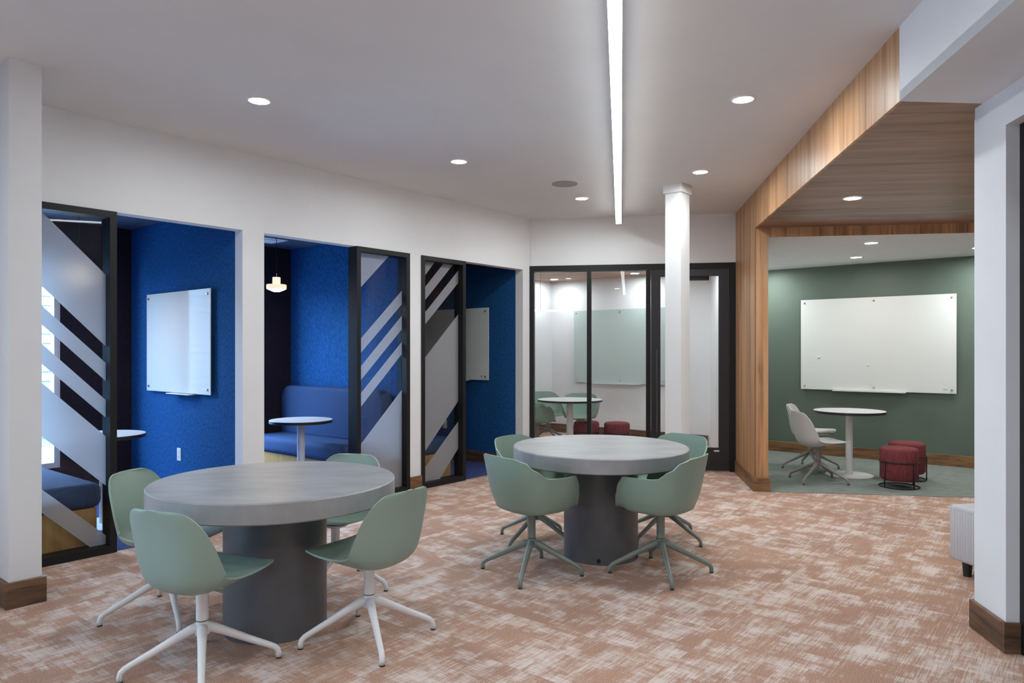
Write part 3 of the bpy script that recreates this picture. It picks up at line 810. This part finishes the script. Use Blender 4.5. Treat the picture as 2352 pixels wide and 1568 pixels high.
# glass boards
def glass_board(fr, x0, x1, y, z0, z1, side, mat, studs, tray, label, mark=True):
    # a board standing off a wall; `side` +1/-1 gives the direction of its face along local y of the frame
    X, Y = fr.w((x0+x1)/2, y); w = x1-x0
    t = thing('glass_board', label, 'whiteboard', (X, Y, z0), fr.a, 'frameless glass writing boards')
    h = z1-z0; g = .032
    ys = sorted((side*g, side*(g+.008)))
    bd = obj('panel', box(new(), -w/2, w/2, ys[0], ys[1], 0, h, .0015), mat, t)
    for xx in studs:
        for zz in (.045, h-.045):
            bm = lathe(new(), [(.011, 0), (.011, g+.016), (.009, g+.018), (0, g+.018)], 16)
            bmesh.ops.rotate(bm, verts=bm.verts, cent=(0, 0, 0), matrix=Matrix.Rotation(R(-90*side), 3, 'X'))
            bmesh.ops.translate(bm, verts=bm.verts, vec=(-w/2+xx, 0, zz)); obj('standoff', bm, M['steel'], t, smooth=40)
    if tray:
        tr = sorted((side*.004, side*.085))
        obj('pen_tray', box(new(), -w/2+tray[0], -w/2+tray[1], tr[0], tr[1], -.012, -.004, .002), M['plastic'], t)
    if mark:
        mx = w/2-.12 if side < 0 else -w/2+.12
        my = sorted((side*(g+.008), side*(g+.0084)))
        obj('printed_mark', box(new(), mx-.022, mx+.022, my[0], my[1], .045, .052), M['steel'], bd)
    return t
# frame along the end wall: x runs to the right (towards -t), y into the wall
E = Frame(Lw(S_END, 0), math.degrees(L.a)-90)
def ez(px, py): return on_plane(E, px, py, -.04)
a0, zt0 = ez(1839.5, 689); a1, zt1 = ez(2197, 674); _, zb0 = ez(1838.5, 893); _, zb1 = ez(2195.5, 904)
glass_board(E, a0, a1, 0, (zb0+zb1)/2, (zt0+zt1)/2, -1, M['board'], (.05, (a1-a0)/2, a1-a0-.05), (.42, 1.30), 'large white glass board on the green wall')
for px, py, lb in ((1881, 820, 'tiny round magnet near the left side of the large white board'), (1994, 838, 'tiny round magnet near the middle of the large white board')):
    x, z = ez(px, py); X, Y = E.w(x, -.0402)
    bm = lathe(new(), [(0, .012), (.010, .012), (.013, .010), (.013, 0), (0, 0)], 16)
    bmesh.ops.rotate(bm, verts=bm.verts, cent=(0, 0, 0), matrix=Matrix.Rotation(R(90), 3, 'X'))
    tag(obj('board_magnet', bm, M['plastic'], loc=(X, Y, z), rotz=E.a, smooth=40), lb, 'magnet', 'magnets on the large board')
a0, zt0 = ez(1318, 715.5); _, zb0 = ez(1318.6, 877); a1 = a0+1.83
glass_board(E, a0, a1, 0, zb0, zt0+.01, -1, M['boardgreen'], (.05, .915, 1.78), (.40, 1.30), 'pale green glass board on the white wall of the meeting room')
# boards on the blue walls: frame along the wall, x into the booth, y towards +s
def sideframe(s): return Frame(Lw(s, 0), math.degrees(L.a)+90)     # local x = n, local y = -u
Q1 = sideframe(Pe[0]); Q3 = sideframe(Pe[4])
def q(fr, px, py): return on_plane(fr, px, py, .04)
xa, za = q(Q1, 337, 678); xb, zb = q(Q1, 483, 660); _, zc = q(Q1, 340, 897); _, zd = q(Q1, 485, 907)
glass_board(Q1, min(xa, xb), max(xa, xb), 0, (zc+zd)/2, (za+zb)/2, 1, M['board'], (.05, abs(xa-xb)-.05), (.30, .72), 'white glass board on the bright blue booth wall')
xa, za = q(Q3, 1122, 706); _, zc = q(Q3, 1122, 873); 
glass_board(Q3, xa, xa+1.22, 0, zc, za, 1, M['board'], (.05, 1.17), (.35, .85), 'white glass board on the dark navy booth wall, partly behind striped glass')

# wall plates
def wall_plate(fr, x, z, side, label, double=True):
    X, Y = fr.w(x, 0)
    t = thing('outlet_plate', label, 'outlet', (X, Y, z), fr.a, 'white wall plates')
    ys = sorted((0, side*.006))
    pl = obj('cover', box(new(), -.036, .036, ys[0], ys[1], -.058, .058, .002), M['plastic'], t)
    for zz in (-.022, .022):
        y2 = sorted((side*.006, side*.008))
        sk = obj('socket', box(new(), -.017, .017, y2[0], y2[1], zz-.015, zz+.015, .002), M['plastic'], t)
        y3 = sorted((side*.008, side*.0084))
        for xx in (-.006, .006): obj('slot', box(new(), xx-.0012, xx+.0012, y3[0], y3[1], zz-.003, zz+.006), M['slot'], sk)
    return t
x, z = on_plane(Q1, 412, 1043); wall_plate(Q1, x, z, 1, 'white outlet plate low on the bright blue booth wall')
x, z = on_plane(E, 1425, 937); wall_plate(E, x, z, -1, 'white outlet plate on the white wall under the pale green board')
x, z = on_plane(Q3, 1022, 973); wall_plate(Q3, x, z, 1, 'white outlet plate on the dark navy wall behind striped glass')

# ------------------------------------------------------------------ booth benches
def rbox(x0, x1, y0, y1, z0, z1, r, seg=4): return box(new(), x0, x1, y0, y1, z0, z1, r, seg)
def bench(side, wall_s, t0, t1, label, deep=.60):
    # side +1: backrest on the wall at larger s, seat reaches towards smaller s
    X, Y = Lw(wall_s, t0)
    t = thing('booth_bench', label, 'bench', (X, Y, .004), L.a, 'upholstered booth benches')
    ln = t1-t0
    def sx(a, c): return sorted((-side*a, -side*c))
    a, c = sx(.0, deep); obj('base', box(new(), a, c, .01, ln-.01, 0, .30), M['maple'], t)
    a, c = sx(.0, deep+.04); obj('seat_cushion', rbox(a, c, .0, ln, .30, .475, .055), M['navyseat'], t, smooth=True)
    a, c = sx(.005, .155); bm = new(); rc = .15
    prof = [(0, .46), (ln, .46)] + [(ln-rc+rc*math.cos(R(k*10)), 1.02-rc+rc*math.sin(R(k*10))) for k in range(10)] + [(rc-rc*math.sin(R(k*10)), 1.02-rc+rc*math.cos(R(k*10))) for k in range(10)]
    lo = [bm.verts.new((a, y, z)) for y, z in prof]; hi = [bm.verts.new((c, y, z)) for y, z in prof]; n = len(prof)
    f0 = bm.faces.new(lo); f1 = bm.faces.new(hi[::-1])
    for k in range(n): bm.faces.new((lo[k], hi[k], hi[(k+1) % n], lo[(k+1) % n]))
    bmesh.ops.recalc_face_normals(bm, faces=bm.faces)
    bmesh.ops.bevel(bm, geom=list({e for f in (f0, f1) for e in f.edges}), offset=.04, segments=4, profile=.5, affect='EDGES')
    obj('backrest', bm, M['navyseat'], t, smooth=True)
    return t
bench(1, Pe[2], .22, TB-.02, 'blue upholstered bench in the middle booth behind the small table', .52)
bench(-1, -.19, .15, TB-.02, 'navy bench on a honey wood base behind the leftmost striped glass')
bench(-1, Pe[3], .15, TB-.02, 'navy bench on a honey wood base behind the striped glass next to the corner')

# ------------------------------------------------------------------ meeting room furniture
def mpt(px, py, z): return ray_floor(px, py, z)
MX, MY = .817, 10.07
t = thing('meeting_table', 'round white table with black edge inside the glazed meeting room', 'table', (MX, MY, 0))
tt = obj('tabletop', lathe(new(), [(.457, .742), (.454, .745), (0, .745)], 64), M['laminate'], t, smooth=30)
obj('edge_band', lathe(new(), [(0, .715), (.452, .715), (.457, .718), (.457, .743)], 64), M['edge'], tt, smooth=30)
obj('pedestal', lathe(new(), [(.048, .014), (.048, .715)], 28), M['white'], t, smooth=30)
obj('base_disc', lathe(new(), [(.22, 0), (.22, .010), (.05, .018), (0, .018)], 48), M['white'], t, smooth=30)
G5 = 'sage armchairs in the meeting room'
am = make_chair('arm', M['sage_arm'], M['greybase'], '', G5)
place(am, .36, 10.2, 8, 57, 'sage armchair in the meeting room, nearest the glass at its left end')
place(dup(am), .56, 11.25, -70, 30, 'sage armchair in the meeting room, far side of the round table')
ab = make_chair('arm', M['sage_arm'], M['wire'], '', G5)
place(ab, 1.03, 10.78, -98, 20, 'sage armchair in the meeting room, right of the table pedestal')
st2 = dup(st, 'wine red stool in the meeting room, behind the mullion', (1.075, 10.30, 0), R(20), 'wine red stools in the meeting room')
dup(st2, 'wine red stool in the meeting room, right of the mullion', (1.493, 10.16, 0), R(60))

# ------------------------------------------------------------------ ottoman at the right edge
t = thing('ottoman', 'white corduroy ottoman on black legs, half hidden by the right wall', 'ottoman', (2.812, 4.60, 0), R(12))
obj('body', rbox(0, .62, -.62, 0, .092, .445, .022, 3), M['cord'], t, smooth=True)
obj('seam', box(new(), -.0012, .62, -.6212, .0012, .421, .423), M['cord'], t)
for x, y in ((.06, -.085), (.56, -.085), (.06, -.54), (.56, -.54)):
    obj('leg', lathe(new(), [(0, 0), (.023, 0), (.030, .095), (0, .095)], 20, (x, y)), M['glide'], t, smooth=40)
